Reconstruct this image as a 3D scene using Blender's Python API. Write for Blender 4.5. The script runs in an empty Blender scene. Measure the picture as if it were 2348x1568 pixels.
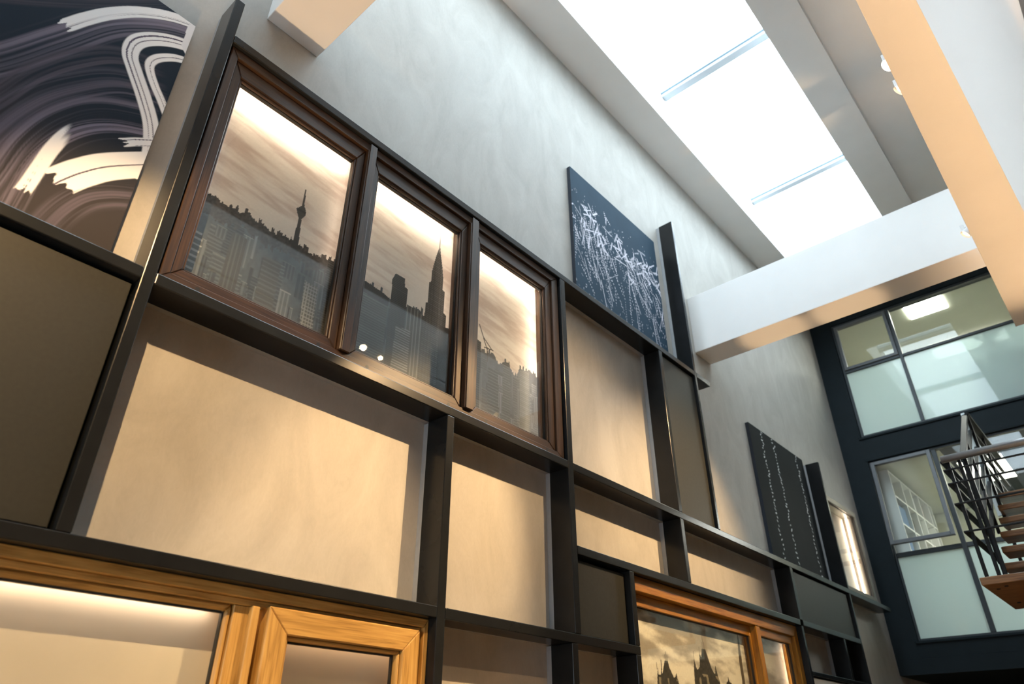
import bpy, bmesh, math, random
import numpy as np
from mathutils import Vector, Matrix

SC = bpy.context.scene
COL = SC.collection

# ------------------------------------------------------------------ camera
PITCH, YAW = math.radians(31.2), math.radians(41.46)
CAM = Vector((2.5, 0.0, 1.6))
fw = Vector((-math.sin(YAW) * math.cos(PITCH), math.cos(YAW) * math.cos(PITCH), math.sin(PITCH)))
rt = Vector((math.cos(YAW), math.sin(YAW), 0.0))
up = rt.cross(fw)
cam_data = bpy.data.cameras.new('camera')
cam = bpy.data.objects.new('camera', cam_data)
COL.objects.link(cam)
m = Matrix((rt, up, -fw)).transposed().to_4x4()
m.translation = CAM
cam.matrix_world = m
cam_data.sensor_width = 36.0
cam_data.sensor_fit = 'HORIZONTAL'
cam_data.lens = 36.0 * 1593.7 / 2348.0
cam_data.clip_start = 0.05
cam_data.dof.use_dof = True
cam_data.dof.focus_distance = 3.6
cam_data.dof.aperture_fstop = 2.2
SC.camera = cam

# ------------------------------------------------------------------ sky, view
world = bpy.data.worlds.new('overcast_sky')
SC.world = world
world.use_nodes = True
bg = world.node_tree.nodes['Background']
bg.inputs['Color'].default_value = (0.77, 0.895, 1.0, 1.0)
bg.inputs['Strength'].default_value = 9.3
SC.view_settings.view_transform = 'Standard'
SC.view_settings.look = 'None'
SC.view_settings.gamma = 1.0
SC.view_settings.use_curve_mapping = False
SC.view_settings.exposure = 0.28
SC.cycles.use_denoising = True
SC.cycles.max_bounces = 8
SC.cycles.diffuse_bounces = 4
SC.cycles.adaptive_threshold = 0.04
SC.cycles.transparent_max_bounces = 16
SC.cycles.caustics_reflective = False
SC.cycles.caustics_refractive = False
SC.cycles.sample_clamp_indirect = 8.0


def portal(name, loc, rot, sx, sy):
    l = bpy.data.lights.new(name, 'AREA')
    l.shape = 'RECTANGLE'
    l.size, l.size_y = sx, sy
    l.cycles.is_portal = True
    o = bpy.data.objects.new(name, l)
    COL.objects.link(o)
    o.location = loc
    o.rotation_euler = rot
    return o


portal('skylight_portal', (0.985, 3.3, 7.92), (0, 0, 0), 1.24, 9.7)
portal('shopfront_portal', (1.7, -4.05, 1.6), (math.radians(90), 0, 0), 1.4, 2.0)

WARM = (1.0, 0.66, 0.33)
SPOT_W = 425.0      # wall spotlights
FLOOR_W = 300.0      # added downlights, for warm bounce off the floor
UP_W = 500.0         # added uplighters that warm the beam soffits


# ------------------------------------------------------------------ materials
def new_mat(name):
    mt = bpy.data.materials.new(name)
    mt.use_nodes = True
    nt = mt.node_tree
    return mt, nt, nt.nodes['Principled BSDF']


def N(nt, kind, **kw):
    n = nt.nodes.new(kind)
    for k, v in kw.items():
        setattr(n, k, v)
    return n


def plain(name, col, rough=0.5, metal=0.0, var=0.0, scale=20.0, bump=0.0, spec=0.5):
    mt, nt, p = new_mat(name)
    p.inputs['Roughness'].default_value = rough
    p.inputs['Metallic'].default_value = metal
    p.inputs['Specular IOR Level'].default_value = spec
    p.inputs['Base Color'].default_value = (*col, 1)
    if var or bump:
        tc = N(nt, 'ShaderNodeTexCoord')
        nz = N(nt, 'ShaderNodeTexNoise')
        nz.inputs['Scale'].default_value = scale
        nz.inputs['Detail'].default_value = 5
        nt.links.new(tc.outputs['Object'], nz.inputs['Vector'])
        if var:
            cr = N(nt, 'ShaderNodeValToRGB')
            cr.color_ramp.elements[0].position = 0.3
            cr.color_ramp.elements[1].position = 0.7
            cr.color_ramp.elements[0].color = (*[c * (1 - var) for c in col], 1)
            cr.color_ramp.elements[1].color = (*[min(1, c * (1 + var)) for c in col], 1)
            nt.links.new(nz.outputs['Fac'], cr.inputs['Fac'])
            nt.links.new(cr.outputs['Color'], p.inputs['Base Color'])
        if bump:
            b = N(nt, 'ShaderNodeBump')
            b.inputs['Strength'].default_value = bump
            b.inputs['Distance'].default_value = 0.002
            nt.links.new(nz.outputs['Fac'], b.inputs['Height'])
            nt.links.new(b.outputs['Normal'], p.inputs['Normal'])
    return mt


def plaster(name, dark, light):
    mt, nt, p = new_mat(name)
    tc = N(nt, 'ShaderNodeTexCoord')
    mp = N(nt, 'ShaderNodeMapping')
    mp.inputs['Rotation'].default_value = (0.5, 0, 0)
    mp.inputs['Scale'].default_value = (1, 1.6, 0.8)
    nt.links.new(tc.outputs['Object'], mp.inputs['Vector'])
    n1 = N(nt, 'ShaderNodeTexNoise')
    n1.inputs['Scale'].default_value = 1.9
    n1.inputs['Detail'].default_value = 7
    n1.inputs['Roughness'].default_value = 0.62
    n1.inputs['Distortion'].default_value = 1.6
    nt.links.new(mp.outputs['Vector'], n1.inputs['Vector'])
    n2 = N(nt, 'ShaderNodeTexNoise')
    n2.inputs['Scale'].default_value = 26
    n2.inputs['Detail'].default_value = 4
    n2.inputs['Distortion'].default_value = 2.0
    nt.links.new(mp.outputs['Vector'], n2.inputs['Vector'])
    mx = N(nt, 'ShaderNodeMix', data_type='FLOAT')
    mx.inputs['Factor'].default_value = 0.22
    nt.links.new(n1.outputs['Fac'], mx.inputs['A'])
    nt.links.new(n2.outputs['Fac'], mx.inputs['B'])
    cr = N(nt, 'ShaderNodeValToRGB')
    cr.color_ramp.elements[0].position = 0.33
    cr.color_ramp.elements[1].position = 0.66
    cr.color_ramp.elements[0].color = (*dark, 1)
    cr.color_ramp.elements[1].color = (*light, 1)
    nt.links.new(mx.outputs['Result'], cr.inputs['Fac'])
    nt.links.new(cr.outputs['Color'], p.inputs['Base Color'])
    p.inputs['Roughness'].default_value = 0.62
    p.inputs['Specular IOR Level'].default_value = 0.3
    b = N(nt, 'ShaderNodeBump')
    b.inputs['Strength'].default_value = 0.10
    b.inputs['Distance'].default_value = 0.003
    nt.links.new(mx.outputs['Result'], b.inputs['Height'])
    nt.links.new(b.outputs['Normal'], p.inputs['Normal'])
    return mt


def wood(name, c_dark, c_mid, c_light, axis, rough=0.4, fine=1.0):
    """grain running along axis 0/1/2"""
    mt, nt, p = new_mat(name)
    tc = N(nt, 'ShaderNodeTexCoord')
    mp = N(nt, 'ShaderNodeMapping')
    sc = [22.0 * fine] * 3
    sc[axis] = 2.0 * fine
    mp.inputs['Scale'].default_value = sc
    nt.links.new(tc.outputs['Object'], mp.inputs['Vector'])
    n1 = N(nt, 'ShaderNodeTexNoise')
    n1.inputs['Scale'].default_value = 1.3
    n1.inputs['Detail'].default_value = 6
    n1.inputs['Distortion'].default_value = 1.2
    nt.links.new(mp.outputs['Vector'], n1.inputs['Vector'])
    mp2 = N(nt, 'ShaderNodeMapping')
    sc2 = [160.0 * fine] * 3
    sc2[axis] = 5.0 * fine
    mp2.inputs['Scale'].default_value = sc2
    nt.links.new(tc.outputs['Object'], mp2.inputs['Vector'])
    n2 = N(nt, 'ShaderNodeTexNoise')
    n2.inputs['Scale'].default_value = 1.0
    n2.inputs['Detail'].default_value = 3
    n2.inputs['Distortion'].default_value = 0.4
    nt.links.new(mp2.outputs['Vector'], n2.inputs['Vector'])
    mx = N(nt, 'ShaderNodeMix', data_type='FLOAT')
    mx.inputs['Factor'].default_value = 0.45
    nt.links.new(n1.outputs['Fac'], mx.inputs['A'])
    nt.links.new(n2.outputs['Fac'], mx.inputs['B'])
    cr = N(nt, 'ShaderNodeValToRGB')
    e = cr.color_ramp.elements
    e[0].position, e[0].color = 0.38, (*c_dark, 1)
    e[1].position, e[1].color = 0.61, (*c_light, 1)
    k = e.new(0.48)
    k.color = (*c_mid, 1)
    nt.links.new(mx.outputs['Result'], cr.inputs['Fac'])
    nt.links.new(cr.outputs['Color'], p.inputs['Base Color'])
    p.inputs['Roughness'].default_value = rough
    b = N(nt, 'ShaderNodeBump')
    b.inputs['Strength'].default_value = 0.2
    b.inputs['Distance'].default_value = 0.001
    nt.links.new(mx.outputs['Result'], b.inputs['Height'])
    nt.links.new(b.outputs['Normal'], p.inputs['Normal'])
    return mt


def schlick(nt, f0):
    lw = N(nt, 'ShaderNodeLayerWeight')
    lw.inputs['Blend'].default_value = 0.5
    pw = N(nt, 'ShaderNodeMath', operation='POWER')
    pw.inputs[1].default_value = 5.0
    nt.links.new(lw.outputs['Facing'], pw.inputs[0])
    ma = N(nt, 'ShaderNodeMath', operation='MULTIPLY_ADD')
    ma.inputs[1].default_value = 1.0 - f0
    ma.inputs[2].default_value = f0
    nt.links.new(pw.outputs['Value'], ma.inputs[0])
    return ma.outputs['Value']


def glass(name, tint=(1, 1, 1), ior=1.5):
    mt = bpy.data.materials.new(name)
    mt.use_nodes = True
    nt = mt.node_tree
    nt.nodes.clear()
    out = N(nt, 'ShaderNodeOutputMaterial')
    fr = schlick(nt, ((ior - 1) / (ior + 1)) ** 2)
    tr = N(nt, 'ShaderNodeBsdfTransparent')
    tr.inputs['Color'].default_value = (*tint, 1)
    gl = N(nt, 'ShaderNodeBsdfGlossy')
    gl.inputs['Roughness'].default_value = 0.0
    mx = N(nt, 'ShaderNodeMixShader')
    nt.links.new(fr, mx.inputs['Fac'])
    nt.links.new(tr.outputs['BSDF'], mx.inputs[1])
    nt.links.new(gl.outputs['BSDF'], mx.inputs[2])
    nt.links.new(mx.outputs['Shader'], out.inputs['Surface'])
    return mt


def frosted(name, col):
    mt = bpy.data.materials.new(name)
    mt.use_nodes = True
    nt = mt.node_tree
    nt.nodes.clear()
    out = N(nt, 'ShaderNodeOutputMaterial')
    tl = N(nt, 'ShaderNodeBsdfTranslucent')
    tl.inputs['Color'].default_value = (*col, 1)
    df = N(nt, 'ShaderNodeBsdfDiffuse')
    df.inputs['Color'].default_value = (*col, 1)
    tr = N(nt, 'ShaderNodeBsdfTransparent')
    tr.inputs['Color'].default_value = (*col, 1)
    m0 = N(nt, 'ShaderNodeMixShader')
    m0.inputs['Fac'].default_value = 0.45
    nt.links.new(tl.outputs['BSDF'], m0.inputs[1])
    nt.links.new(df.outputs['BSDF'], m0.inputs[2])
    m1 = N(nt, 'ShaderNodeMixShader')
    m1.inputs['Fac'].default_value = 0.08
    nt.links.new(m0.outputs['Shader'], m1.inputs[1])
    nt.links.new(tr.outputs['BSDF'], m1.inputs[2])
    fr = schlick(nt, 0.04)
    gl = N(nt, 'ShaderNodeBsdfGlossy')
    gl.inputs['Roughness'].default_value = 0.03
    m2 = N(nt, 'ShaderNodeMixShader')
    nt.links.new(fr, m2.inputs['Fac'])
    nt.links.new(m1.outputs['Shader'], m2.inputs[1])
    nt.links.new(gl.outputs['BSDF'], m2.inputs[2])
    nt.links.new(m2.outputs['Shader'], out.inputs['Surface'])
    return mt


def emit(name, col, strength):
    mt, nt, p = new_mat(name)
    p.inputs['Base Color'].default_value = (0.8, 0.8, 0.8, 1)
    p.inputs['Emission Color'].default_value = (*col, 1)
    p.inputs['Emission Strength'].default_value = strength
    return mt


def printed(name, rough=0.5, spec=0.3, weave=False):
    mt, nt, p = new_mat(name)
    at = N(nt, 'ShaderNodeVertexColor')
    at.layer_name = 'ink'
    nt.links.new(at.outputs['Color'], p.inputs['Base Color'])
    p.inputs['Roughness'].default_value = rough
    p.inputs['Specular IOR Level'].default_value = spec
    if weave:
        tc = N(nt, 'ShaderNodeTexCoord')
        nz = N(nt, 'ShaderNodeTexNoise')
        nz.inputs['Scale'].default_value = 350
        nt.links.new(tc.outputs['Object'], nz.inputs['Vector'])
        b = N(nt, 'ShaderNodeBump')
        b.inputs['Strength'].default_value = 0.25
        b.inputs['Distance'].default_value = 0.001
        nt.links.new(nz.outputs['Fac'], b.inputs['Height'])
        nt.links.new(b.outputs['Normal'], p.inputs['Normal'])
    return mt


M = {}
M['plaster'] = plaster('grey_plaster', (0.415, 0.395, 0.36), (0.515, 0.495, 0.455))
M['white'] = plain('white_paint', (0.86, 0.86, 0.85), 0.7, var=0.02, scale=3)
M['taupe'] = plain('taupe_paint', (0.20, 0.18, 0.165), 0.7, var=0.04, scale=3)
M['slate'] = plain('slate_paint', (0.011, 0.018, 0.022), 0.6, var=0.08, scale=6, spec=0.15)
M['steel'] = plain('charcoal_steel', (0.012, 0.013, 0.0135), 0.24, 0.0, var=0.12, scale=9, bump=0.02, spec=0.28)
M['panel'] = plain('charcoal_panel', (0.026, 0.0255, 0.020), 0.5, 0.0, var=0.10, scale=60, bump=0.08, spec=0.3)
M['batten'] = plain('grey_batten', (0.31, 0.325, 0.34), 0.6, var=0.05, scale=30)
M['floor'] = plain('warm_floor', (0.48, 0.30, 0.15), 0.45, var=0.2, scale=4)
for ax, k in ((1, 'h'), (2, 'v'), (0, 'x')):
    M['mahog_' + k] = wood('mahogany_' + k, (0.019, 0.0080, 0.0033), (0.034, 0.0152, 0.0060), (0.056, 0.0255, 0.0100), ax, 0.42)
    M['teak_' + k] = wood('teak_' + k, (0.18, 0.072, 0.008), (0.28, 0.122, 0.012), (0.38, 0.175, 0.020), ax, 0.36)
    M['oak_' + k] = wood('oak_' + k, (0.30, 0.165, 0.040), (0.44, 0.255, 0.070), (0.54, 0.335, 0.105), ax, 0.45)
    M['tread_' + k] = wood('tread_' + k, (0.13, 0.058, 0.021), (0.21, 0.100, 0.036), (0.30, 0.15, 0.058), ax, 0.4)
M['glass'] = glass('clear_glass', (0.97, 0.985, 0.98))
M['sky_glass'] = glass('skylight_glass', (0.98, 1, 1), 1.3)
M['frost'] = frosted('frosted_glass', (0.76, 0.87, 0.86))
M['gasket'] = plain('black_gasket', (0.012, 0.012, 0.012), 0.5)
M['alu'] = plain('bronze_aluminium', (0.16, 0.135, 0.11), 0.4, 0.4, var=0.08, scale=20)
M['grey_frame'] = plain('grey_window_frame', (0.035, 0.045, 0.052), 0.45, 0.1, var=0.06, scale=20)
M['sash_grey'] = plain('light_grey_sash', (0.12, 0.13, 0.14), 0.45, 0.1, var=0.06, scale=20)
M['bar_white'] = plain('white_bar', (0.64, 0.71, 0.77), 0.5, var=0.02, scale=5)
M['bar_blue'] = plain('blue_grey_seal', (0.30, 0.42, 0.52), 0.5)
M['led'] = emit('warm_led', (1.0, 0.82, 0.62), 56.0)
M['led_soft'] = emit('warm_led_soft', (1.0, 0.82, 0.62), 14.0)
M['led_side'] = emit('warm_led_side', (1.0, 0.80, 0.62), 7.0)  # added strips that even out the light on the print
M['lens'] = emit('lamp_lens', (1.0, 0.78, 0.5), 40.0)
M['lens_dim'] = emit('lamp_lens_dim', (1.0, 0.75, 0.45), 2.0)
M['panel_light_up'] = emit('upper_panel_light', (1.0, 1.0, 0.90), 40.0)
M['panel_light'] = emit('ceiling_panel_light', (1.0, 1.0, 0.93), 24.0)
M['lamp_white'] = plain('lamp_white', (0.8, 0.8, 0.8), 0.35)
M['cream'] = plain('cream_board', (0.66, 0.60, 0.52), 0.7, var=0.04, scale=4)
M['office'] = plain('office_paint', (0.62, 0.64, 0.52), 0.7, var=0.03, scale=3)
M['office_dk'] = plain('office_floor', (0.12, 0.11, 0.10), 0.7, var=0.1, scale=3)
M['shelf'] = plain('white_laminate', (0.74, 0.76, 0.72), 0.5, var=0.02, scale=8)
M['blue'] = plain('blue_card', (0.07, 0.15, 0.27), 0.6, var=0.1, scale=8)
M['red'] = plain('red_card', (0.55, 0.09, 0.07), 0.6, var=0.1, scale=8)
M['brown'] = plain('brown_card', (0.20, 0.09, 0.05), 0.6, var=0.1, scale=8)
M['grey_card'] = plain('grey_card', (0.35, 0.37, 0.37), 0.6, var=0.1, scale=8)
M['leaf'] = plain('leaf_green', (0.16, 0.34, 0.03), 0.5, var=0.25, scale=30)
M['pot'] = plain('white_pot', (0.7, 0.7, 0.66), 0.4, var=0.03, scale=10)
M['rail_tube'] = plain('brushed_rail', (0.30, 0.31, 0.33), 0.3, 0.6, var=0.06, scale=30)
M['rail_black'] = plain('black_rail', (0.007, 0.008, 0.009), 0.5, 0.0, var=0.1, scale=30, spec=0.2)
M['rail_light'] = plain('light_rail_plate', (0.62, 0.70, 0.72), 0.35, 0.2, var=0.03, scale=30)
M['canvas_edge'] = plain('dark_canvas_edge', (0.018, 0.024, 0.036), 0.8, var=0.2, scale=60)
M['print_gloss'] = printed('printed_sheet', 0.45, 0.3)
M['print_canvas'] = printed('printed_canvas', 0.7, 0.08, True)
M['dark_room'] = plain('dark_soffit', (0.10, 0.075, 0.055), 0.7, var=0.1, scale=3)


# ------------------------------------------------------------------ mesh helpers
def link(o, parent):
    COL.objects.link(o)
    if parent is not None:
        o.parent = parent


def base_of(parent):
    p, v = parent, Vector((0, 0, 0))
    while p is not None:
        v = v + p.location
        p = p.parent
    return v


def from_bm(name, bm, mat, parent=None, smooth=False):
    b = base_of(parent)
    if b.length > 0:
        bmesh.ops.translate(bm, verts=bm.verts, vec=-b)
    bmesh.ops.recalc_face_normals(bm, faces=bm.faces)
    me = bpy.data.meshes.new(name)
    bm.to_mesh(me)
    bm.free()
    me.materials.append(mat)
    if smooth:
        for p in me.polygons:
            p.use_smooth = True
    o = bpy.data.objects.new(name, me)
    link(o, parent)
    return o


def prism_bm(pts, axis, a0, a1, bev=0.0, seg=1):
    """pts: 2D polygon in the two other axes (in order), extruded along axis"""
    bm = bmesh.new()
    def v3(p, a):
        q = list(p)
        q.insert(axis, a)
        return q
    lo = [bm.verts.new(v3(p, a0)) for p in pts]
    hi = [bm.verts.new(v3(p, a1)) for p in pts]
    bm.faces.new(lo)
    bm.faces.new(hi)
    n = len(pts)
    for i in range(n):
        bm.faces.new((lo[i], lo[(i + 1) % n], hi[(i + 1) % n], hi[i]))
    if bev > 0:
        bmesh.ops.bevel(bm, geom=list(bm.edges), offset=bev, segments=seg, affect='EDGES', profile=0.5)
    return bm


def box(name, x, y, z, mat, parent=None, bev=0.0, seg=1):
    bm = prism_bm([(x[0], y[0]), (x[1], y[0]), (x[1], y[1]), (x[0], y[1])], 2, z[0], z[1], bev, seg)
    return from_bm(name, bm, mat, parent)


def boxes(name, lst, mat, parent=None):
    bm = bmesh.new()
    for x, y, z in lst:
        b = prism_bm([(x[0], y[0]), (x[1], y[0]), (x[1], y[1]), (x[0], y[1])], 2, z[0], z[1])
        me = bpy.data.meshes.new('tmp')
        b.to_mesh(me)
        b.free()
        bm.from_mesh(me)
        bpy.data.meshes.remove(me)
    return from_bm(name, bm, mat, parent)


def tube(name, p0, p1, r, mat, parent=None, n=12, r1=None, caps=True):
    p0, p1 = Vector(p0), Vector(p1)
    d = (p1 - p0).normalized()
    a = d.orthogonal().normalized()
    b = d.cross(a)
    r1 = r if r1 is None else r1
    bm = bmesh.new()
    A = [bm.verts.new(p0 + (a * math.cos(t) + b * math.sin(t)) * r) for t in [2 * math.pi * i / n for i in range(n)]]
    B = [bm.verts.new(p1 + (a * math.cos(t) + b * math.sin(t)) * r1) for t in [2 * math.pi * i / n for i in range(n)]]
    for i in range(n):
        f = bm.faces.new((A[i], A[(i + 1) % n], B[(i + 1) % n], B[i]))
        f.smooth = True
    if caps:
        bm.faces.new(A)
        bm.faces.new(B)
    return from_bm(name, bm, mat, parent)


def bar(name, p0, p1, w, h, mat, parent=None, bev=0.002):
    """rectangular bar between two points in a plane of constant x (w across x, h across)"""
    p0, p1 = Vector(p0), Vector(p1)
    d = (p1 - p0).normalized()
    a = Vector((1, 0, 0)) if abs(d.x) < 0.9 else Vector((0, 1, 0))
    b = d.cross(a).normalized()
    bm = bmesh.new()
    A = [bm.verts.new(p0 + a * (w / 2) * i + b * (h / 2) * j) for i, j in ((-1, -1), (1, -1), (1, 1), (-1, 1))]
    B = [bm.verts.new(p1 + a * (w / 2) * i + b * (h / 2) * j) for i, j in ((-1, -1), (1, -1), (1, 1), (-1, 1))]
    for i in range(4):
        bm.faces.new((A[i], A[(i + 1) % 4], B[(i + 1) % 4], B[i]))
    bm.faces.new(A)
    bm.faces.new(B)
    if bev:
        bmesh.ops.bevel(bm, geom=list(bm.edges), offset=bev, segments=1, affect='EDGES')
    return from_bm(name, bm, mat, parent)


def tag(o, label=None, cat=None, group=None, kind=None):
    if label:
        o['label'] = label
    if cat:
        o['category'] = cat
    if group:
        o['group'] = group
    if kind:
        o['kind'] = kind
    return o


def empty(name, loc, label=None, cat=None, group=None, kind=None):
    o = bpy.data.objects.new(name, None)
    COL.objects.link(o)
    o.location = loc
    return tag(o, label, cat, group, kind)


def structure(o, label=None):
    return tag(o, label, kind='structure')


# ------------------------------------------------------------------ room shell
XR = 3.45           # right wall
YF = 9.57           # office facade
ZC = 7.35           # ceiling
structure(box('wall_left', (-0.25, 0), (-4.0, 13.6), (0, 8.1), M['plaster']), 'grey trowelled plaster wall behind the steel frame')
structure(box('floor', (-0.25, XR + 0.25), (-4.2, 13.6), (-0.2, 0), M['floor']), 'warm wooden floor of the hall')
structure(box('wall_right', (XR, XR + 0.25), (-4.0, 13.6), (0, 8.1), M['taupe']), 'taupe wall opposite the steel frame')
structure(boxes('wall_back', [((0, 1.0), (-4.2, -4), (0, 7.9)), ((2.4, XR), (-4.2, -4), (0, 7.9)), ((1.0, 2.4), (-4.2, -4), (2.6, 7.9)),
                              ((1.0, 2.4), (-4.2, -4), (0, 0.6))], M['white']), 'white wall with the shopfront opening')
structure(boxes('ceiling', [((0, 0.37), (-4.0, YF), (ZC, 7.9)), ((1.6, 1.945), (-4.0, YF), (ZC, 7.9)), ((1.945, 2.60), (-4.0, YF), (ZC + 0.1, 7.9)), ((2.60, XR), (-4.0, 1.2), (ZC + 0.1, 7.9)), ((2.60, XR), (9.45, YF), (ZC + 0.1, 7.9)),
                            ((0.37, 1.6), (-4.0, -1.5), (ZC, 7.9)), ((0.37, 1.6), (8.1, YF), (ZC, 7.9))], M['white']), 'white ceiling cut by a long skylight')

# skylight
sky = structure(empty('window_1', (0.985, 3.9, 7.78)), 'long skylight of white panes between grey bars')
ybars = [-1.5, 0.50, 2.70, 4.895, 7.095, 8.1]
for a, b in zip(ybars[:-1], ybars[1:]):
    box('pane', (0.371, 1.599), (a + 0.05, b - 0.05), (7.80, 7.808), M['sky_glass'], sky)
for yb in ybars[1:-1]:
    g = box('glazing_bar', (0.371, 1.599), (yb - 0.045, yb + 0.035), (7.745, 7.83), M['bar_white'], sky, 0.004)
    box('bar_seal', (0.371, 1.599), (yb + 0.0352, yb + 0.065), (7.775, 7.83), M['bar_blue'], g)
    box('bar_lip', (0.371, 1.599), (yb - 0.062, yb - 0.0452), (7.785, 7.81), M['bar_blue'], g)

# opal rooflight added over the stair side to make that area bright
opal = bpy.data.materials.new('opal_sheet')
opal.use_nodes = True
_nt = opal.node_tree
_nt.nodes.clear()
_o = N(_nt, 'ShaderNodeOutputMaterial')
_t = N(_nt, 'ShaderNodeBsdfTranslucent')
_t.inputs['Color'].default_value = (0.215, 0.208, 0.20, 1)
_d = N(_nt, 'ShaderNodeBsdfDiffuse')
_d.inputs['Color'].default_value = (0.7, 0.7, 0.7, 1)
_m = N(_nt, 'ShaderNodeAddShader')
_nt.links.new(_t.outputs['BSDF'], _m.inputs[0])
_nt.links.new(_d.outputs['BSDF'], _m.inputs[1])
_nt.links.new(_m.outputs['Shader'], _o.inputs['Surface'])
rl = structure(empty('window_4', (3.0, 4.7, 7.6)), 'pale opal rooflight added above the stair side')
box('opal_pane', (2.601, XR - 0.001), (1.201, 9.449), (7.60, 7.608), opal, rl)

# white beams
structure(box('ceiling_beam', (0, XR), (0.846, 1.165), (5.01, 5.60), M['white'], None, 0.003), 'white cross beam above the large mahogany window')
structure(box('ceiling_beam', (0, 2.52), (5.49, 5.80), (4.972, 5.60), M['white'], None, 0.003), 'white cross beam below the end of the skylight')
# angled bulkhead along the stair side: soffit flange and web
bm = prism_bm([(2.408, 1.165), (2.545, 1.165), (2.64, 3.05), (2.735, 4.98), (2.82, 6.63), (2.408, 6.63)], 2, 4.80, 4.86, 0.002)
bulk = structure(from_bm('trim_1', bm, M['white']), 'white lengthwise bulkhead carrying the spotlights')
bm = prism_bm([(2.50, 1.165), (2.53, 1.165), (2.63, 3.05), (2.725, 4.98), (2.80, 6.6), (2.50, 6.6)], 2, 4.862, 5.60)
from_bm('web', bm, M['white'], bulk)

# ------------------------------------------------------------------ office facade
def facade():
    w = []
    yy = (YF, YF + 0.18)
    w.append(((0, 0.29), yy, (2.62, ZC)))
    w.append(((0.29, XR), yy, (7.09, ZC)))
    w.append(((0.29, XR), yy, (4.985, 5.325)))
    w.append(((0.29, XR), yy, (2.62, 2.80)))
    w.append(((0, XR), (YF, 13.5), (2.455, 2.6195)))
    return w


structure(boxes('wall_far', facade(), M['slate']), 'slate grey office facade above the dark ground floor')
structure(boxes('office_shell', [((0, XR), (YF + 0.19, 13.5), (2.621, 2.66)), ((0, XR), (YF + 0.19, 13.5), (5.10, 5.25))], M['office_dk']))
structure(box('office_dark_ceiling', (1.1005, XR), (YF + 0.181, 13.5), (4.985, 5.09), M['slate']))  # coloured dark to imitate the dark reflection in the panes
structure(boxes('office_ceiling', [((0, 1.1), (YF + 0.181, 13.5), (4.985, 5.09)), ((0, XR), (YF + 0.181, 13.5), (7.20, 7.34))], M['office']))
structure(boxes('office_back_wall', [((0, XR), (12.6, 12.8), (2.67, 4.98)), ((0, XR), (12.6, 12.8), (5.26, 7.19))], M['office']))
structure(box('ground_soffit_wall', (0, XR), (13.3, 13.5), (0, 2.45), M['dark_room']))
# beads on the facade
for i, (zz0, zz1) in enumerate(((5.295, 5.325), (4.985, 5.012), (2.772, 2.80))):
    tr_ = structure(box('trim_%d' % (i + 2), (0.26, XR), (YF - 0.02, YF), (zz0, zz1), M['slate'], None, 0.004), None)
structure(boxes('trim_5', [((0.255, 0.289), (YF - 0.02, YF), (5.326, 7.09)), ((0.255, 0.289), (YF - 0.02, YF), (2.801, 4.984))], M['slate']))

yw0, yw1 = YF + 0.02, YF + 0.075
gy = (YF + 0.045, YF + 0.052)


def fbox(n, x, z, mat, parent, y=(yw0, yw1), bev=0.003):
    return box(n, x, y, z, mat, parent, bev)


def sash4(parent, x0, x1, z0, z1, w, y, mat, pane_mat):
    for nm, xx, zz in (('sash_stile', (x0, x0 + w), (z0, z1)), ('sash_stile', (x1 - w, x1), (z0, z1)),
                       ('sash_rail', (x0 + w, x1 - w), (z0, z0 + w)), ('sash_rail', (x0 + w, x1 - w), (z1 - w, z1))):
        box(nm, xx, y, zz, mat, parent, 0.003)
    ym = (y[0] + y[1]) / 2
    box('pane', (x0 + w, x1 - w), (ym - 0.003, ym + 0.003), (z0 + w, z1 - w), pane_mat, parent)


w2 = structure(empty('window_2', (0.29, YF, 5.325)), 'upper office window with clear panes over frosted panes')
fbox('frame_jamb', (0.291, 0.322), (5.326, 7.089), M['grey_frame'], w2)
fbox('frame_head', (0.323, XR), (7.056, 7.089), M['grey_frame'], w2)
fbox('frame_sill', (0.323, XR), (5.326, 5.358), M['grey_frame'], w2)
fbox('mullion', (1.035, 1.078), (5.359, 7.055), M['grey_frame'], w2)
fbox('mullion', (2.55, 2.59), (5.359, 7.055), M['grey_frame'], w2)
fbox('transom', (0.323, 1.034), (6.303, 6.340), M['grey_frame'], w2)
fbox('transom', (1.079, 2.549), (6.303, 6.340), M['grey_frame'], w2)
fbox('transom', (2.591, XR), (6.303, 6.340), M['grey_frame'], w2)
sash4(w2, 0.325, 1.033, 6.342, 7.053, 0.042, (YF + 0.0, YF + 0.06), M['sash_grey'], M['glass'])
for x0, x1 in ((1.079, 2.549), (2.591, XR - 0.002)):
    box('pane', (x0, x1), gy, (6.341, 7.055), M['glass'], w2)
for x0, x1 in ((0.323, 1.034), (1.079, 2.549), (2.591, XR - 0.002)):
    box('frosted_pane', (x0, x1), gy, (5.359, 6.302), M['frost'], w2)

w3 = structure(empty('window_3', (0.29, YF, 2.80)), 'lower office window with an open top-hung sash')
fbox('frame_jamb', (0.291, 0.312), (2.801, 4.984), M['grey_frame'], w3)
fbox('frame_head', (0.313, XR), (4.955, 4.984), M['grey_frame'], w3)
fbox('frame_sill', (0.313, XR), (2.801, 2.825), M['grey_frame'], w3)
fbox('mullion', (1.028, 1.080), (2.826, 4.954), M['grey_frame'], w3)
fbox('mullion', (2.50, 2.55), (2.826, 4.954), M['grey_frame'], w3)
fbox('transom', (0.313, 1.027), (3.748, 3.80), M['grey_frame'], w3)
fbox('transom', (1.081, 2.499), (3.748, 3.80), M['grey_frame'], w3)
fbox('transom', (2.551, XR), (3.748, 3.80), M['grey_frame'], w3)
for x0, x1 in ((1.081, 2.499), (2.551, XR - 0.002)):
    box('pane', (x0, x1), gy, (3.801, 4.954), M['glass'], w3)
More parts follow.
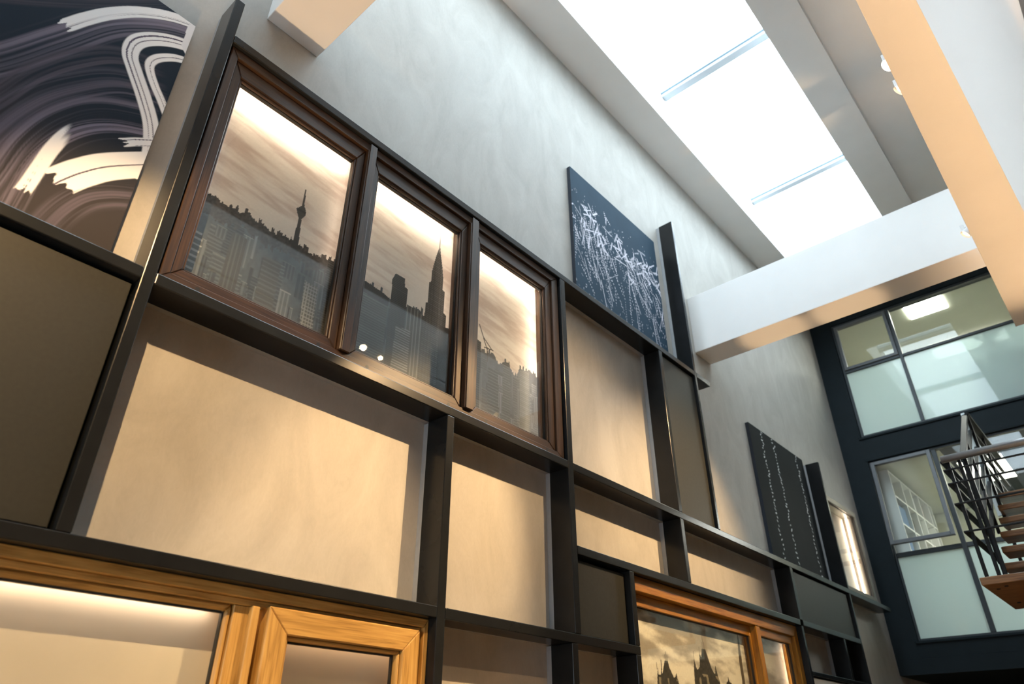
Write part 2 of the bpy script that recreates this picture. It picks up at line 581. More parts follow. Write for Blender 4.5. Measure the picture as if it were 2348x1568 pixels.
for x0, x1 in ((0.313, 1.027), (1.081, 2.499), (2.551, XR - 0.002)):
    box('frosted_pane', (x0, x1), gy, (2.826, 3.747), M['frost'], w3)
# top-hung sash swung out at the bottom
n0 = len(w3.children)
before = set(w3.children)
sash4(w3, 0.316, 1.025, 3.86, 4.952, 0.045, (YF - 0.03, YF + 0.018), M['sash_grey'], M['glass'])
ang = math.radians(-6.0)
piv = Vector((0, YF + 0.018, 4.952)) - base_of(w3)
Rm = Matrix.Translation(piv) @ Matrix.Rotation(ang, 4, 'X') @ Matrix.Translation(-piv)
for ch in w3.children:
    if ch not in before:
        ch.data.transform(Rm)

# ------------------------------------------------------------------ steel grid frame
DX = 0.1775
frame = empty('steel_wall_frame', (0, 0.65, 0), 'charcoal steel grid frame of posts and beams along the plaster wall', 'wall frame')


def steel(nm, y, z, batten=True):
    o = box(nm, (0.034, DX), y, z, M['steel'], frame, 0.004, 2)
    if batten:
        box('batten', (0.0005, 0.0335), (y[0] + 0.003, y[1] - 0.003), (z[0] + 0.003, z[1] - 0.003), M['batten'], o, 0.001)
    return o


E1 = 0.0005
# posts
steel('post', (0.626, 0.672), (2.1785, 4.757))
steel('post', (2.146, 2.194), (0.0, 3.0845))
steel('post', (3.132, 3.182), (2.1785, 4.4695))
steel('post', (3.100, 3.148), (0.0, 2.1295))
steel('post', (3.704, 3.752), (0.0, 2.1295))
steel('post', (3.704, 3.752), (2.1785, 2.5965))
steel('post', (4.427, 4.475), (3.1335, 4.4695))
steel('post', (4.427, 4.475), (2.6455, 3.0845))
steel('post', (5.022, 5.056), (3.1335, 6.22))
steel('post', (6.331, 6.390), (2.6455, 3.0845))
steel('post', (6.331, 6.375), (0.0, 2.5965))
steel('post', (7.835, 7.872), (3.1335, 4.508))
steel('post', (7.835, 7.872), (0.0, 3.0845))
steel('post', (7.34, 7.38), (2.2505, 2.6))
# beams
steel('beam', (-1.3, 0.6255), (3.085, 3.133))
steel('beam', (0.6725, 3.1315), (3.085, 3.133))
steel('beam', (3.1825, 9.22), (3.085, 3.133))
steel('beam', (0.6725, 5.0215), (4.47, 4.518))
steel('beam', (5.0565, 5.30), (4.47, 4.518))
steel('beam', (-1.3, 2.1455), (2.130, 2.178))
steel('beam', (2.1945, 3.7525), (2.130, 2.178))
steel('beam', (3.1825, 6.3305), (2.597, 2.645))
steel('beam', (6.3905, 7.8345), (2.601, 2.649))
steel('beam', (6.3755, 7.8345), (2.215, 2.250))
# dark infill panels, each a plate with a shadow gap around it
for y, z, xf in (((-1.28, 0.612), (2.186, 3.062), 0.150), ((4.482, 5.014), (3.140, 4.455), 0.155),
                 ((3.190, 3.690), (2.186, 2.578), 0.140), ((6.398, 7.822), (2.656, 3.070), 0.150)):
    box('infill_panel', (xf - 0.025, xf), y, z, M['panel'], frame, 0.002)


# ------------------------------------------------------------------ prints and paintings (ink as colour attribute on a fine sheet)
def vnoise(u, v, seed):
    rng = np.random.RandomState(seed)
    T = rng.rand(256, 256)
    iu, iv = np.floor(u).astype(int), np.floor(v).astype(int)
    fu, fv = u - iu, v - iv
    fu = fu * fu * (3 - 2 * fu)
    fv = fv * fv * (3 - 2 * fv)
    a = T[iu % 256, iv % 256]
    b = T[(iu + 1) % 256, iv % 256]
    c = T[iu % 256, (iv + 1) % 256]
    d = T[(iu + 1) % 256, (iv + 1) % 256]
    return (a * (1 - fu) + b * fu) * (1 - fv) + (c * (1 - fu) + d * fu) * fv


def fbm(u, v, seed, octs=5):
    s, amp, tot = 0, 0.5, 0
    for i in range(octs):
        s = s + amp * vnoise(u * 2 ** i + 17.3 * i, v * 2 ** i + 9.1 * i, seed + i)
        tot += amp
        amp *= 0.5
    return s / tot


def sm(x, a, b):
    t = np.clip((x - a) / (b - a), 0, 1)
    return t * t * (3 - 2 * t)


def inside(Y, Z, poly):
    r = np.zeros(Y.shape, bool)
    n = len(poly)
    for i in range(n):
        y1, z1 = poly[i]
        y2, z2 = poly[(i + 1) % n]
        if z1 == z2:
            continue
        c = (z1 > Z) != (z2 > Z)
        t = (Z - z1) / (z2 - z1)
        r ^= c & (Y < y1 + t * (y2 - y1))
    return r


def lay(col, msk, c):
    a = msk.astype(float)[..., None] if msk.ndim == 2 else msk
    col[:] = col * (1 - a) + np.asarray(c) * a


def sheet(name, x, y0, y1, z0, z1, cell, painter, mat, parent):
    ny, nz = int((y1 - y0) / cell) + 1, int((z1 - z0) / cell) + 1
    ys, zs = np.linspace(y0, y1, ny), np.linspace(z0, z1, nz)
    Y, Z = np.meshgrid(ys, zs, indexing='ij')
    colr = np.clip(painter(Y, Z), 0, 1)
    b = base_of(parent)
    co = np.stack([np.full(Y.shape, x) - b.x, Y - b.y, Z - b.z], -1).reshape(-1, 3)
    idx = np.arange(ny * nz).reshape(ny, nz)
    q = np.stack([idx[:-1, :-1], idx[1:, :-1], idx[1:, 1:], idx[:-1, 1:]], -1).reshape(-1, 4)
    me = bpy.data.meshes.new(name)
    me.vertices.add(len(co))
    me.vertices.foreach_set('co', co.ravel())
    me.loops.add(q.size)
    me.loops.foreach_set('vertex_index', q.ravel())
    me.polygons.add(len(q))
    me.polygons.foreach_set('loop_start', np.arange(0, q.size, 4))
    me.polygons.foreach_set('loop_total', np.full(len(q), 4))
    me.update()
    ca = me.color_attributes.new('ink', 'FLOAT_COLOR', 'POINT')
    rgba = np.ones((len(co), 4))
    rgba[:, :3] = colr.reshape(-1, 3)
    ca.data.foreach_set('color', rgba.ravel())
    me.materials.append(mat)
    o = bpy.data.objects.new(name, me)
    link(o, parent)
    return o


def skyline(Y, Z):
    # sepia sky with long streaked clouds
    v = Z + 0.10 * (Y - 1.9)
    c1 = fbm(Y * 1.6 + v * 2.0, v * 9.0, 3, 6)
    c2 = fbm(Y * 6.0 + v * 3.0, v * 34.0, 11, 5)
    t = sm(c1 * 0.6 + c2 * 0.4, 0.36, 0.60)
    sky = np.array([0.70, 0.57, 0.50])[None, None] * (1 - t[..., None]) + np.array([0.95, 0.86, 0.78])[None, None] * t[..., None]
    sky *= (0.94 + 0.06 * sm(Z, 3.65, 4.1))[..., None]
    col = sky.copy()
    gr = vnoise(Y * 300, Z * 300, 5)
    rng = np.random.RandomState(4)
    rng_blk = np.random.RandomState(77).rand(256)
    # distant city carpet
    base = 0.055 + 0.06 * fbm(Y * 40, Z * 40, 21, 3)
    city = np.stack([base * 0.92, base * 1.02, base * 1.14], -1)  # bluish ink stands in for the reflection in the glass
    # rows of small facades
    for i in range(230):
        yb = rng.uniform(0.68, 3.12)
        zt = rng.uniform(3.2, 3.66)
        w = rng.uniform(0.02, 0.09)
        hgt = rng.uniform(0.06, 0.25)
        g = rng.uniform(0.035, 0.12)
        mk = (np.abs(Y - yb) < w / 2) & (Z < zt) & (Z > zt - hgt)
        if rng.rand() < 0.5:
            pat = (np.sin(Z * rng.uniform(260, 420)) > 0.3)
        else:
            pat = (np.sin(Y * rng.uniform(240, 380)) > 0.2)
        lay(city, mk, (g * 0.92, g, g * 1.1))
        lay(city, mk & pat, (g * 1.6, g * 1.7, g * 1.8))
        lay(city, mk & (np.abs(Z - zt) < 0.004), (g * 2.4, g * 2.4, g * 2.3))
    ridge_y = [0.66, 0.79, 0.851, 0.874, 0.973, 1.013, 1.067, 1.111, 1.156, 1.21, 1.268, 1.339, 1.387, 1.435, 1.482, 1.60, 1.641, 1.688, 1.793, 1.832, 1.95, 2.04, 2.07, 2.10, 2.29, 2.40, 2.469, 2.531, 2.538, 2.637, 2.694, 2.731, 2.789, 2.799, 2.857, 2.887, 2.978, 3.051, 3.13]
    ridge_z = [3.72, 3.715, 3.721, 3.707, 3.713, 3.721, 3.713, 3.71, 3.707, 3.716, 3.708, 3.706, 3.708, 3.711, 3.726, 3.72, 3.714, 3.713, 3.703, 3.68, 3.70, 3.72, 3.703, 3.67, 3.676, 3.66, 3.638, 3.637, 3.676, 3.712, 3.664, 3.694, 3.711, 3.65, 3.637, 3.701, 3.723, 3.707, 3.71]
    rz = np.interp(Y, ridge_y, ridge_z) + 0.020 * (vnoise(Y * 25, Y * 0, 9) - 0.5) + 0.034 * (rng_blk[(np.floor(Y * 70) % 256).astype(int)] ** 3) + 0.012 * rng_blk[(np.floor(Y * 173 + 40) % 256).astype(int)]
    below = Z < rz
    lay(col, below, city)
    # dark treeline/roof band under the ridge
    band = below & (Z > rz - 0.085 - 0.03 * vnoise(Y * 12, Y * 0, 31)) & (Y < 1.5)
    dk = 0.035 + 0.05 * vnoise(Y * 120, Z * 120, 8)
    lay(col, band, np.stack([dk * 1.05, dk * 0.9, dk * 0.8], -1))
    haze = below & (Y > 2.45)
    col[haze] = col[haze] * 0.9 + np.array([0.06, 0.05, 0.045])
    # mast tower with a pod
    tower = [(1.252, 4.044), (1.257, 3.965), (1.247, 3.945), (1.225, 3.915), (1.235, 3.888), (1.247, 3.864), (1.243, 3.776), (1.238, 3.65), (1.276, 3.65), (1.268, 3.79), (1.262, 3.87), (1.280, 3.904), (1.276, 3.935), (1.263, 3.955), (1.257, 4.047)]
    lay(col, inside(Y, Z, tower), (0.045, 0.040, 0.036))
    lay(col, (np.abs(Y - 1.2545) < 0.004) & (Z > 3.95) & (Z < 4.06), (0.07, 0.06, 0.05))
    lay(col, (np.abs(Y - 1.2535) < 0.026) & (np.abs(Z - 3.917) < 0.008), (0.02, 0.018, 0.016))

    def facade_(poly, g, fz=None, fy=None, gl=2.2, warm=0.9):
        mk = inside(Y, Z, poly)
        lay(col, mk, (g, g * 0.97, g * warm))
        if fz:
            lay(col, mk & (np.sin(Z * fz) > 0.45), (g * gl, g * gl * 0.98, g * gl * 0.95))
        if fy:
            lay(col, mk & (np.sin(Y * fy) > 0.6), (g * gl * 1.1, g * gl * 1.08, g * gl))
    facade_([(1.442, 3.73), (1.487, 3.735), (1.501, 3.14), (1.454, 3.14)], 0.03, 480)
    facade_([(1.339, 3.544), (1.415, 3.543), (1.425, 3.20), (1.361, 3.20)], 0.10, 330, 420, 2.6)
    facade_([(0.81, 3.52), (0.838, 3.516), (0.85, 3.466), (0.824, 3.14), (0.76, 3.14), (0.775, 3.46)], 0.10, 210, None, 4.5)
    facade_([(0.96, 3.60), (1.03, 3.60), (1.03, 3.14), (0.95, 3.14)], 0.06, None, 330, 1.5)
    facade_([(1.12, 3.56), (1.21, 3.57), (1.21, 3.14), (1.12, 3.14)], 0.065, 260, None, 1.5)
    # second light
    facade_([(1.60, 3.714), (1.688, 3.713), (1.793, 3.703), (1.828, 3.701), (1.832, 3.30), (1.60, 3.30)], 0.06, 420, None, 2.0)
    lay(col, inside(Y, Z, [(1.641, 3.722), (1.688, 3.722), (1.793, 3.712), (1.832, 3.70), (1.832, 3.645), (1.641, 3.655)]), (0.03, 0.026, 0.024))
    facade_([(1.859, 3.876), (1.925, 3.878), (1.931, 3.825), (1.951, 3.821), (1.954, 3.2), (1.845, 3.2), (1.842, 3.831)], 0.03, 560, None, 2.3)
    facade_([(1.957, 3.721), (2.039, 3.722), (2.072, 3.703), (2.075, 3.2), (1.965, 3.2)], 0.07, None, 260, 2.6)
    facade_([(1.895, 3.555), (1.994, 3.572), (1.997, 3.25), (1.886, 3.25)], 0.08, 420, None, 3.6)
    petal = [(2.163, 4.286), (2.167, 4.227), (2.178, 4.171), (2.192, 4.11), (2.204, 4.034), (2.206, 3.95), (2.222, 3.945), (2.222, 3.80), (2.243, 3.79), (2.245, 3.70), (2.273, 3.69), (2.279, 3.2), (2.068, 3.2), (2.070, 3.70), (2.083, 3.71), (2.085, 3.80), (2.098, 3.81), (2.10, 3.95), (2.112, 3.955), (2.115, 4.038), (2.128, 4.11), (2.143, 4.18), (2.156, 4.227)]
    facade_(petal, 0.030, 520, None, 3.0, 0.85)
    lay(col, inside(Y, Z, petal) & (np.abs(np.sin(Y * 150)) < 0.25), (0.02, 0.018, 0.016))
    lay(col, (np.abs(Y - 2.161) < 0.0035) & (Z > 4.2) & (Z < 4.33), (0.16, 0.14, 0.12))
    lay(col, inside(Y, Z, [(2.20, 3.70), (2.28, 3.72), (2.285, 3.2), (2.20, 3.2)]), (0.028, 0.025, 0.022))
    # bright pavilion roof low in the second light
    mk = inside(Y, Z, [(1.98, 3.30), (2.05, 3.31), (2.30, 3.24), (2.30, 3.17), (1.96, 3.17)])
    lay(col, mk & (np.sin(Y * 160 + Z * 340) > -0.2), (0.52, 0.45, 0.38))
    # third light
    facade_([(2.477, 3.755), (2.536, 3.747), (2.53, 3.2), (2.470, 3.2)], 0.035, 420, None, 2.2)
    for a, b in (((2.519, 3.864), (2.590, 3.715)), ((2.565, 3.724), (2.640, 3.735)), ((2.590, 3.735), (2.594, 3.64)), ((2.555, 3.79), (2.63, 3.735))):
        a, b = np.array(a), np.array(b)
        d = b - a
        t = np.clip(((Y - a[0]) * d[0] + (Z - a[1]) * d[1]) / (d @ d), 0, 1)
        dist = np.hypot(Y - a[0] - t * d[0], Z - a[1] - t * d[1])
        lay(col, dist < 0.004, (0.12, 0.10, 0.09))
    facade_([(2.731, 3.694), (2.789, 3.711), (2.799, 3.2), (2.725, 3.2)], 0.11, 380, None, 1.5)
    facade_([(2.887, 3.701), (2.978, 3.723), (2.985, 3.2), (2.88, 3.2)], 0.16, 480, None, 1.3)
    facade_([(2.60, 3.60), (2.69, 3.62), (2.70, 3.2), (2.595, 3.2)], 0.09, 300, None, 1.6)
    col *= (0.95 + 0.10 * gr)[..., None]
    return col


def gothic(Y, Z):
    c1 = fbm(Y * 2.4 + Z * 1.5, Z * 9.0, 51, 6)
    c2 = fbm(Y * 9, Z * 22, 57, 4)
    t = sm(c1 * 0.7 + c2 * 0.3, 0.36, 0.60)[..., None]
    col = np.array([0.42, 0.38, 0.32]) * (1 - t) + np.array([0.95, 0.90, 0.78]) * t
    g1 = [(4.16, 0.8), (4.172, 2.017), (4.182, 2.065), (4.196, 2.115), (4.199, 2.075), (4.226, 2.073), (4.241, 2.132), (4.244, 2.079), (4.29, 2.161), (4.329, 2.160), (4.339, 2.125), (4.369, 2.088), (4.385, 2.068), (4.403, 2.076), (4.422, 2.10), (4.428, 2.068), (4.442, 2.035), (4.45, 0.8)]
    g2 = [(4.645, 0.8), (4.653, 2.049), (4.658, 2.11), (4.681, 2.215), (4.696, 2.16), (4.714, 2.14), (4.75, 2.164), (4.768, 2.25), (4.788, 2.222), (4.809, 2.283), (4.864, 2.280), (4.885, 2.234), (4.915, 2.171), (4.943, 2.141), (4.962, 2.132), (4.980, 2.192), (4.995, 2.14), (5.012, 2.098), (5.02, 2.06), (5.02, 0.8)]
    dk = 0.03 + 0.06 * fbm(Y * 60, Z * 60, 61, 3)
    for g in (g1, g2):
        mk = inside(Y, Z, g)
        lay(col, mk, np.stack([dk, dk * 0.93, dk * 0.8], -1))
        lo = mk & (Z < (2.06 if g is g1 else 2.12))
        lay(col, lo & (vnoise(Y * 38, Z * 14, 63) > 0.72), (0.30, 0.26, 0.19))
    for yy, z0, z1 in ((4.186, 2.10, 2.145), (4.243, 2.10, 2.16), (4.297, 2.15, 2.20), (4.31, 2.15, 2.215), (4.322, 2.15, 2.20), (4.682, 2.2, 2.255), (4.769, 2.24, 2.29), (4.82, 2.28, 2.33), (4.835, 2.28, 2.37), (4.85, 2.28, 2.33)):
        lay(col, (np.abs(Y - yy) < 0.003) & (Z > z0) & (Z < z1), (0.10, 0.085, 0.06))
    lay(col, inside(Y, Z, [(5.09, 0.8), (5.095, 2.06), (5.12, 2.09), (5.145, 2.10), (5.155, 2.135), (5.163, 2.10), (5.195, 2.09), (5.20, 0.8)]), (0.06, 0.055, 0.045))
    lay(col, inside(Y, Z, [(5.416, 2.46), (5.432, 2.392), (5.425, 2.283), (5.40, 0.8), (5.345, 0.8), (5.377, 2.25), (5.40, 2.387)]), (0.15, 0.12, 0.09))
    gr = vnoise(Y * 260, Z * 260, 5)
    return col * (0.92 + 0.16 * gr)[..., None]


def catmull(P, n=48):
    P = np.array(P, float)
    P = np.vstack([2 * P[0] - P[1], P, 2 * P[-1] - P[-2]])
    out = []
    for i in range(1, len(P) - 2):
        for t in np.linspace(0, 1, n, endpoint=False):
            p0, p1, p2, p3 = P[i - 1:i + 3]
            out.append(0.5 * ((2 * p1) + (-p0 + p2) * t + (2 * p0 - 5 * p1 + 4 * p2 - p3) * t ** 2 + (-p0 + 3 * p1 - 3 * p2 + p3) * t ** 3))
    out.append(P[-2])
    return np.array(out)


def stroke_uv(Y, Z, path):
    """nearest point on a path: parameter along (0..1) and signed distance across"""
    Q = catmull(path)
    T = np.gradient(Q, axis=0)
    T /= np.linalg.norm(T, axis=1)[:, None]
    best = np.full(Y.shape, 9.0)
    u = np.zeros(Y.shape)
    s = np.zeros(Y.shape)
    for i, (q, t) in enumerate(zip(Q, T)):
        dy, dz = Y - q[0], Z - q[1]
        d = dy * dy + dz * dz
        k = d < best
        best = np.where(k, d, best)
        u = np.where(k, i / (len(Q) - 1), u)
        s = np.where(k, np.where(np.abs(t[0] * dy + t[1] * dz) > 0.012, 9.0, t[0] * dz - t[1] * dy), s)
    return u, s


def swirl(Y, Z):
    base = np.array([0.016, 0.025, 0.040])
    low = np.array([0.050, 0.045, 0.046])  # warm lamp light mixed into the lower canvas colour
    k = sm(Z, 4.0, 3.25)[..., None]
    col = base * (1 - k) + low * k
    # soft violet bristle bands: path, half width, brightness, seed
    arcs = [([(-0.60, 3.05), (-0.30, 3.40), (-0.05, 3.72), (0.10, 4.00), (0.213, 4.225), (0.313, 4.355), (0.443, 4.47), (0.60, 4.55)], 0.085, 0.15, 0),
            ([(-0.70, 3.5), (-0.35, 3.85), (-0.05, 4.13), (0.18, 4.37), (0.33, 4.55), (0.42, 4.66)], 0.06, 0.045, 22),
            ([(-0.25, 3.0), (0.0, 3.52), (0.095, 3.80), (0.193, 3.98), (0.314, 4.12), (0.50, 4.20)], 0.06, 0.055, 5),
            ([(-0.02, 2.9), (0.06, 3.40), (0.13, 3.66), (0.229, 3.84), (0.362, 3.99), (0.55, 4.06)], 0.085, 0.105, 7),
            ([(0.10, 2.9), (0.142, 3.28), (0.165, 3.50), (0.225, 3.68), (0.337, 3.83), (0.55, 3.95)], 0.065, 0.16, 9),
            ([(0.19, 2.9), (0.205, 3.20), (0.22, 3.44), (0.28, 3.62), (0.388, 3.75), (0.57, 3.85)], 0.050, 0.17, 12),
            ([(0.28, 2.9), (0.325, 3.20), (0.38, 3.36), (0.46, 3.45), (0.58, 3.52)], 0.07, 0.085, 15)]
    for path, hw, br, sd in arcs:
        u, s = stroke_uv(Y, Z, path)
        v = s / hw
        st = vnoise(v * 4.0 + 40, u * 1.2, 70 + sd) * 0.5 + vnoise(v * 11 + 40, u * 1.5, 90 + sd) * 0.35 + vnoise(v * 24 + 40, u * 2.0, 99 + sd) * 0.15
        a = sm(np.abs(v), 1.0, 0.55) * sm(st, 0.32, 0.72) * (0.55 + 0.45 * vnoise(u * 3, s * 0, sd)) * sm(u, 0.0, 0.05) * sm(u, 1.0, 0.93)
        lay(col, a[..., None], np.array([br * 1.02, br * 0.90, br * 1.16]) * 1.55)
    # bright strokes: path, half width, brightness, seed, ragged start
    strokes = [([(0.085, 4.06), (0.118, 4.125), (0.158, 4.205), (0.222, 4.312), (0.316, 4.428), (0.442, 4.53), (0.60, 4.60)], 0.030, 0.86, 1, 0.10),
               ([(0.62, 4.45), (0.502, 4.405), (0.424, 4.352), (0.364, 4.285), (0.340, 4.225), (0.345, 4.16), (0.380, 4.098), (0.452, 3.985), (0.512, 3.87), (0.545, 3.74), (0.56, 3.60)], 0.036, 0.92, 2, 0.0),
               ([(0.62, 4.35), (0.522, 4.315), (0.46, 4.262), (0.428, 4.210), (0.427, 4.160), (0.466, 4.09), (0.515, 4.025), (0.58, 3.93)], 0.022, 0.88, 3, 0.0),
               ([(0.285, 3.37), (0.318, 3.43), (0.361, 3.495), (0.434, 3.58), (0.60, 3.72)], 0.060, 0.92, 4, 0.13),
               ([(0.212, 3.26), (0.222, 3.33), (0.230, 3.416), (0.242, 3.527), (0.268, 3.64), (0.30, 3.72)], 0.027, 0.92, 5, 0.12),
               ([(0.42, 3.70), (0.45, 3.725), (0.49, 3.76), (0.60, 3.84)], 0.022, 0.80, 6, 0.3)]
    for path, hw, br, sd, rag in strokes:
        u, s = stroke_uv(Y, Z, path)
        v = s / hw
        st = vnoise(v * 4.6 + 30, u * 0.6, 170 + sd) * 0.55 + vnoise(v * 9 + 30, u * 0.8, 190 + sd) * 0.45
        edge = sm(np.abs(s), hw, hw - 0.005)
        rg = rag * (0.25 + 1.3 * vnoise(v * 4 + 9, v * 0, sd))
        end = sm(u, rg + 0.004, rg + 0.02)
        if sd == 5:
            end = end * sm(u, 0.97 - 0.25 * vnoise(v * 3 + 2, v * 0, 44), 0.85 - 0.25 * vnoise(v * 3 + 2, v * 0, 44))
        g = sm(st, 0.29, 0.37)
        tone = g[..., None] * np.array([0.97, 0.96, 0.96]) + (1 - g[..., None]) * np.array([0.12, 0.10, 0.145])
        lay(col, (edge * end)[..., None], tone)
    # folded white corner
    lay(col, inside(Y, Z, [(0.535, 4.60), (0.505, 4.545), (0.508, 4.40), (0.537, 4.36)]), (0.88, 0.88, 0.90))
    return col


def sparks(Y, Z):
    col = np.zeros(Y.shape + (3,)) + np.array([0.032, 0.064, 0.098])
    col *= (0.85 + 0.3 * fbm(Y * 6, Z * 6, 81, 4))[..., None]
    rng = np.random.RandomState(12)
    y0, z0 = Y[0, 0], Z[0, 0]
    dy, dz = Y[1, 0] - Y[0, 0], Z[0, 1] - Z[0, 0]
    ny, nz = Y.shape

    def dash(cy, cz, L, ang, w, br, dot):
        ex, ez = math.cos(ang), math.sin(ang)
        r = L / 2 + 3 * w
        i0, i1 = max(0, int((cy - r - y0) / dy)), min(ny, int((cy + r - y0) / dy) + 2)
        j0, j1 = max(0, int((cz - r - z0) / dz)), min(nz, int((cz + r - z0) / dz) + 2)
        if i0 >= i1 or j0 >= j1:
            return
        yy, zz = Y[i0:i1, j0:j1] - cy, Z[i0:i1, j0:j1] - cz
        t = yy * ex + zz * ez
        s = -yy * ez + zz * ex
        a = sm(np.abs(s), w, w * 0.45) * sm(np.abs(t), L / 2, L / 2 * 0.9)
        if dot:
            a = a * sm(np.sin(t * 2 * math.pi / dot), -0.4, 0.3)
        a = a[..., None] * br
        col[i0:i1, j0:j1] = col[i0:i1, j0:j1] * (1 - a) + np.array([0.84, 0.83, 0.93]) * a
    by = [3.53, 3.81, 4.088, 4.35, 4.617, 4.88]
    bt = [5.56, 5.52, 5.56, 5.50, 5.54, 5.50]
    for i in range(120):      # crowded bright bars along the crest
        cy = rng.uniform(3.53, 4.88)
        cz = np.interp(cy, by, bt) - rng.normal(0.09, 0.10) + 0.05 * math.sin(cy * 17)
        ang = rng.choice([rng.normal(-0.9, 0.35), rng.normal(0.7, 0.3), rng.normal(-0.15, 0.25), rng.normal(1.45, 0.2)])
        dash(cy, cz, rng.uniform(0.05, 0.15), ang, rng.uniform(0.006, 0.013), rng.uniform(0.6, 1.0), rng.choice([0, 0, 0.02]))
    for i in range(170):      # dotted rays falling from the crest
        cy = rng.uniform(3.53, 4.88)
        drop = rng.beta(1.1, 2.0) * 0.85
        cz = np.interp(cy, by, bt) - 0.08 - drop
        ang = rng.normal(-1.25, 0.35)
        dash(cy, cz, rng.uniform(0.10, 0.34), ang, rng.uniform(0.004, 0.008), rng.uniform(0.35, 0.95) * (1 - 0.5 * drop), rng.choice([0, 0.024, 0.03, 0.03]))
    for i in range(300):
        cy, cz = rng.uniform(3.53, 4.88), rng.uniform(4.55, 5.75)
        dash(cy, cz, rng.uniform(0.008, 0.03), rng.uniform(-1.6, 1.6), rng.uniform(0.003, 0.006), rng.uniform(0.2, 0.7), 0)
    return col


def dotted(Y, Z):
    col = np.zeros(Y.shape + (3,)) + np.array([0.022, 0.025, 0.026])
    col *= (0.8 + 0.4 * fbm(Y * 4, Z * 4, 91, 4))[..., None]
    rng = np.random.RandomState(7)
    for yt, yb in ((6.672, 6.655), (6.967, 7.0), (7.585, 7.578)):
        z = 4.53
        while z > 3.10:
            cy = yb + (yt - yb) * (z - 3.13) / 1.4 + rng.normal(0, 0.012)
            a, b, an = rng.uniform(0.012, 0.026), rng.uniform(0.007, 0.011), rng.uniform(-0.9, 0.9)
            e = ((Y - cy) * math.cos(an) + (Z - z) * math.sin(an)) ** 2 / a ** 2 + ((Z - z) * math.cos(an) - (Y - cy) * math.sin(an)) ** 2 / b ** 2
            al = sm(e, 1.2, 0.6)[..., None] * rng.uniform(0.45, 1.0)
            col = col * (1 - al) + np.array([0.80, 0.82, 0.84]) * al
            z -= rng.uniform(0.026, 0.042) + (0.012 if z < 3.7 else 0)
    return col


# ------------------------------------------------------------------ display windows
def mitre4(parent, y0, y1, z0, z1, w, x0, x1, mk, names=('head', 'sill', 'jamb', 'jamb'), bev=0.003, wt=None, wb=None, wl=None, wr=None):
    wt, wb, wl, wr = [w if q is None else q for q in (wt, wb, wl, wr)]
    g = 0.0002
    T = [(y0, z1), (y1, z1), (y1 - wr, z1 - wt), (y0 + wl, z1 - wt)]
    B = [(y0, z0), (y1, z0), (y1 - wr, z0 + wb), (y0 + wl, z0 + wb)]
    L = [(y0, z0 + g), (y0, z1 - g), (y0 + wl, z1 - wt - g), (y0 + wl, z0 + wb + g)]
    Rr = [(y1, z0 + g), (y1, z1 - g), (y1 - wr, z1 - wt - g), (y1 - wr, z0 + wb + g)]
    for nm, pts, k in zip(names, (T, B, L, Rr), ('h', 'h', 'v', 'v')):
        from_bm(nm, prism_bm(pts, 0, x0, x1, bev), M[mk + '_' + k], parent)


def pane(parent, y0, y1, z0, z1, x):
    o = box('pane', (x, x + 0.006), (y0, y1), (z0, z1), M['glass'], parent)
    for yy, zz in (((y0, y0 + 0.006), (z0, z1)), ((y1 - 0.006, y1), (z0, z1)), ((y0 + 0.006, y1 - 0.006), (z0, z0 + 0.006)), ((y0 + 0.006, y1 - 0.006), (z1 - 0.006, z1))):
        box('gasket', (x - 0.004, x + 0.0105), yy, zz, M['gasket'], o)
    return o


# W1 dark mahogany, three lights
d1 = empty('display_window', (0.1, 1.9, 3.133), 'dark mahogany three-light display window with a backlit tower skyline print', 'window', kind='thing')
mitre4(d1, 0.684, 3.120, 3.1345, 4.4685, 0.036, 0.012, 0.158, 'mahog', wt=0.052, wr=0.062)
for ya, yb in ((1.481, 1.536), (2.266, 2.331)):
    box('mullion', (0.012, 0.172), (ya, yb), (3.1708, 4.4162), M['mahog_v'], d1, 0.004)
    box('mullion_cap', (0.1725, 0.177), (ya + 0.006, yb - 0.006), (3.1708, 4.455), M['mahog_v'], d1, 0.0015)
lights1 = [(0.7205, 1.4805), (1.5365, 2.2655), (2.3315, 3.0575)]
for i, (ya, yb) in enumerate(lights1):
    wr = 0.045 if i < 2 else 0.055
    mitre4(d1, ya + 0.0005, yb - 0.0005, 3.171, 4.4155, 0.042, 0.085, 0.143, 'mahog', ('sash_rail', 'sash_rail', 'sash_stile', 'sash_stile'), 0.004, wt=0.085, wb=0.045, wr=wr)
    mitre4(d1, ya + 0.0427, yb - wr - 0.0007, 3.2165, 4.3300, 0.010, 0.120, 0.136, 'mahog', ('bead', 'bead', 'bead', 'bead'), 0.003)
    pane(d1, ya + 0.043, yb - wr - 0.001, 3.217, 4.3295, 0.104)
    box('led_strip', (0.068, 0.080), (ya + 0.02, yb - 0.02), (4.374, 4.382), M['led'], d1)
    for yk in (ya + 0.012, yb - 0.020):
        box('led_strip', (0.070, 0.080), (yk, yk + 0.008), (3.60, 4.30), M['led_side'], d1)  # added, hidden behind the stiles, to light the print more evenly
    for yk in (ya + 0.11, yb - 0.10):
        tube('drain_hole', (0.1582, yk, 3.152), (0.1590, yk, 3.152), 0.010, M['gasket'], d1, 10)
box('led_strip', (0.072, 0.082), (3.024, 3.034), (3.22, 4.36), M['led_soft'], d1)
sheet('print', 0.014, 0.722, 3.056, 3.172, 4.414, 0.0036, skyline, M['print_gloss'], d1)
box('backing', (0.004, 0.0118), (0.70, 3.07), (3.16, 4.42), M['gasket'], d1)

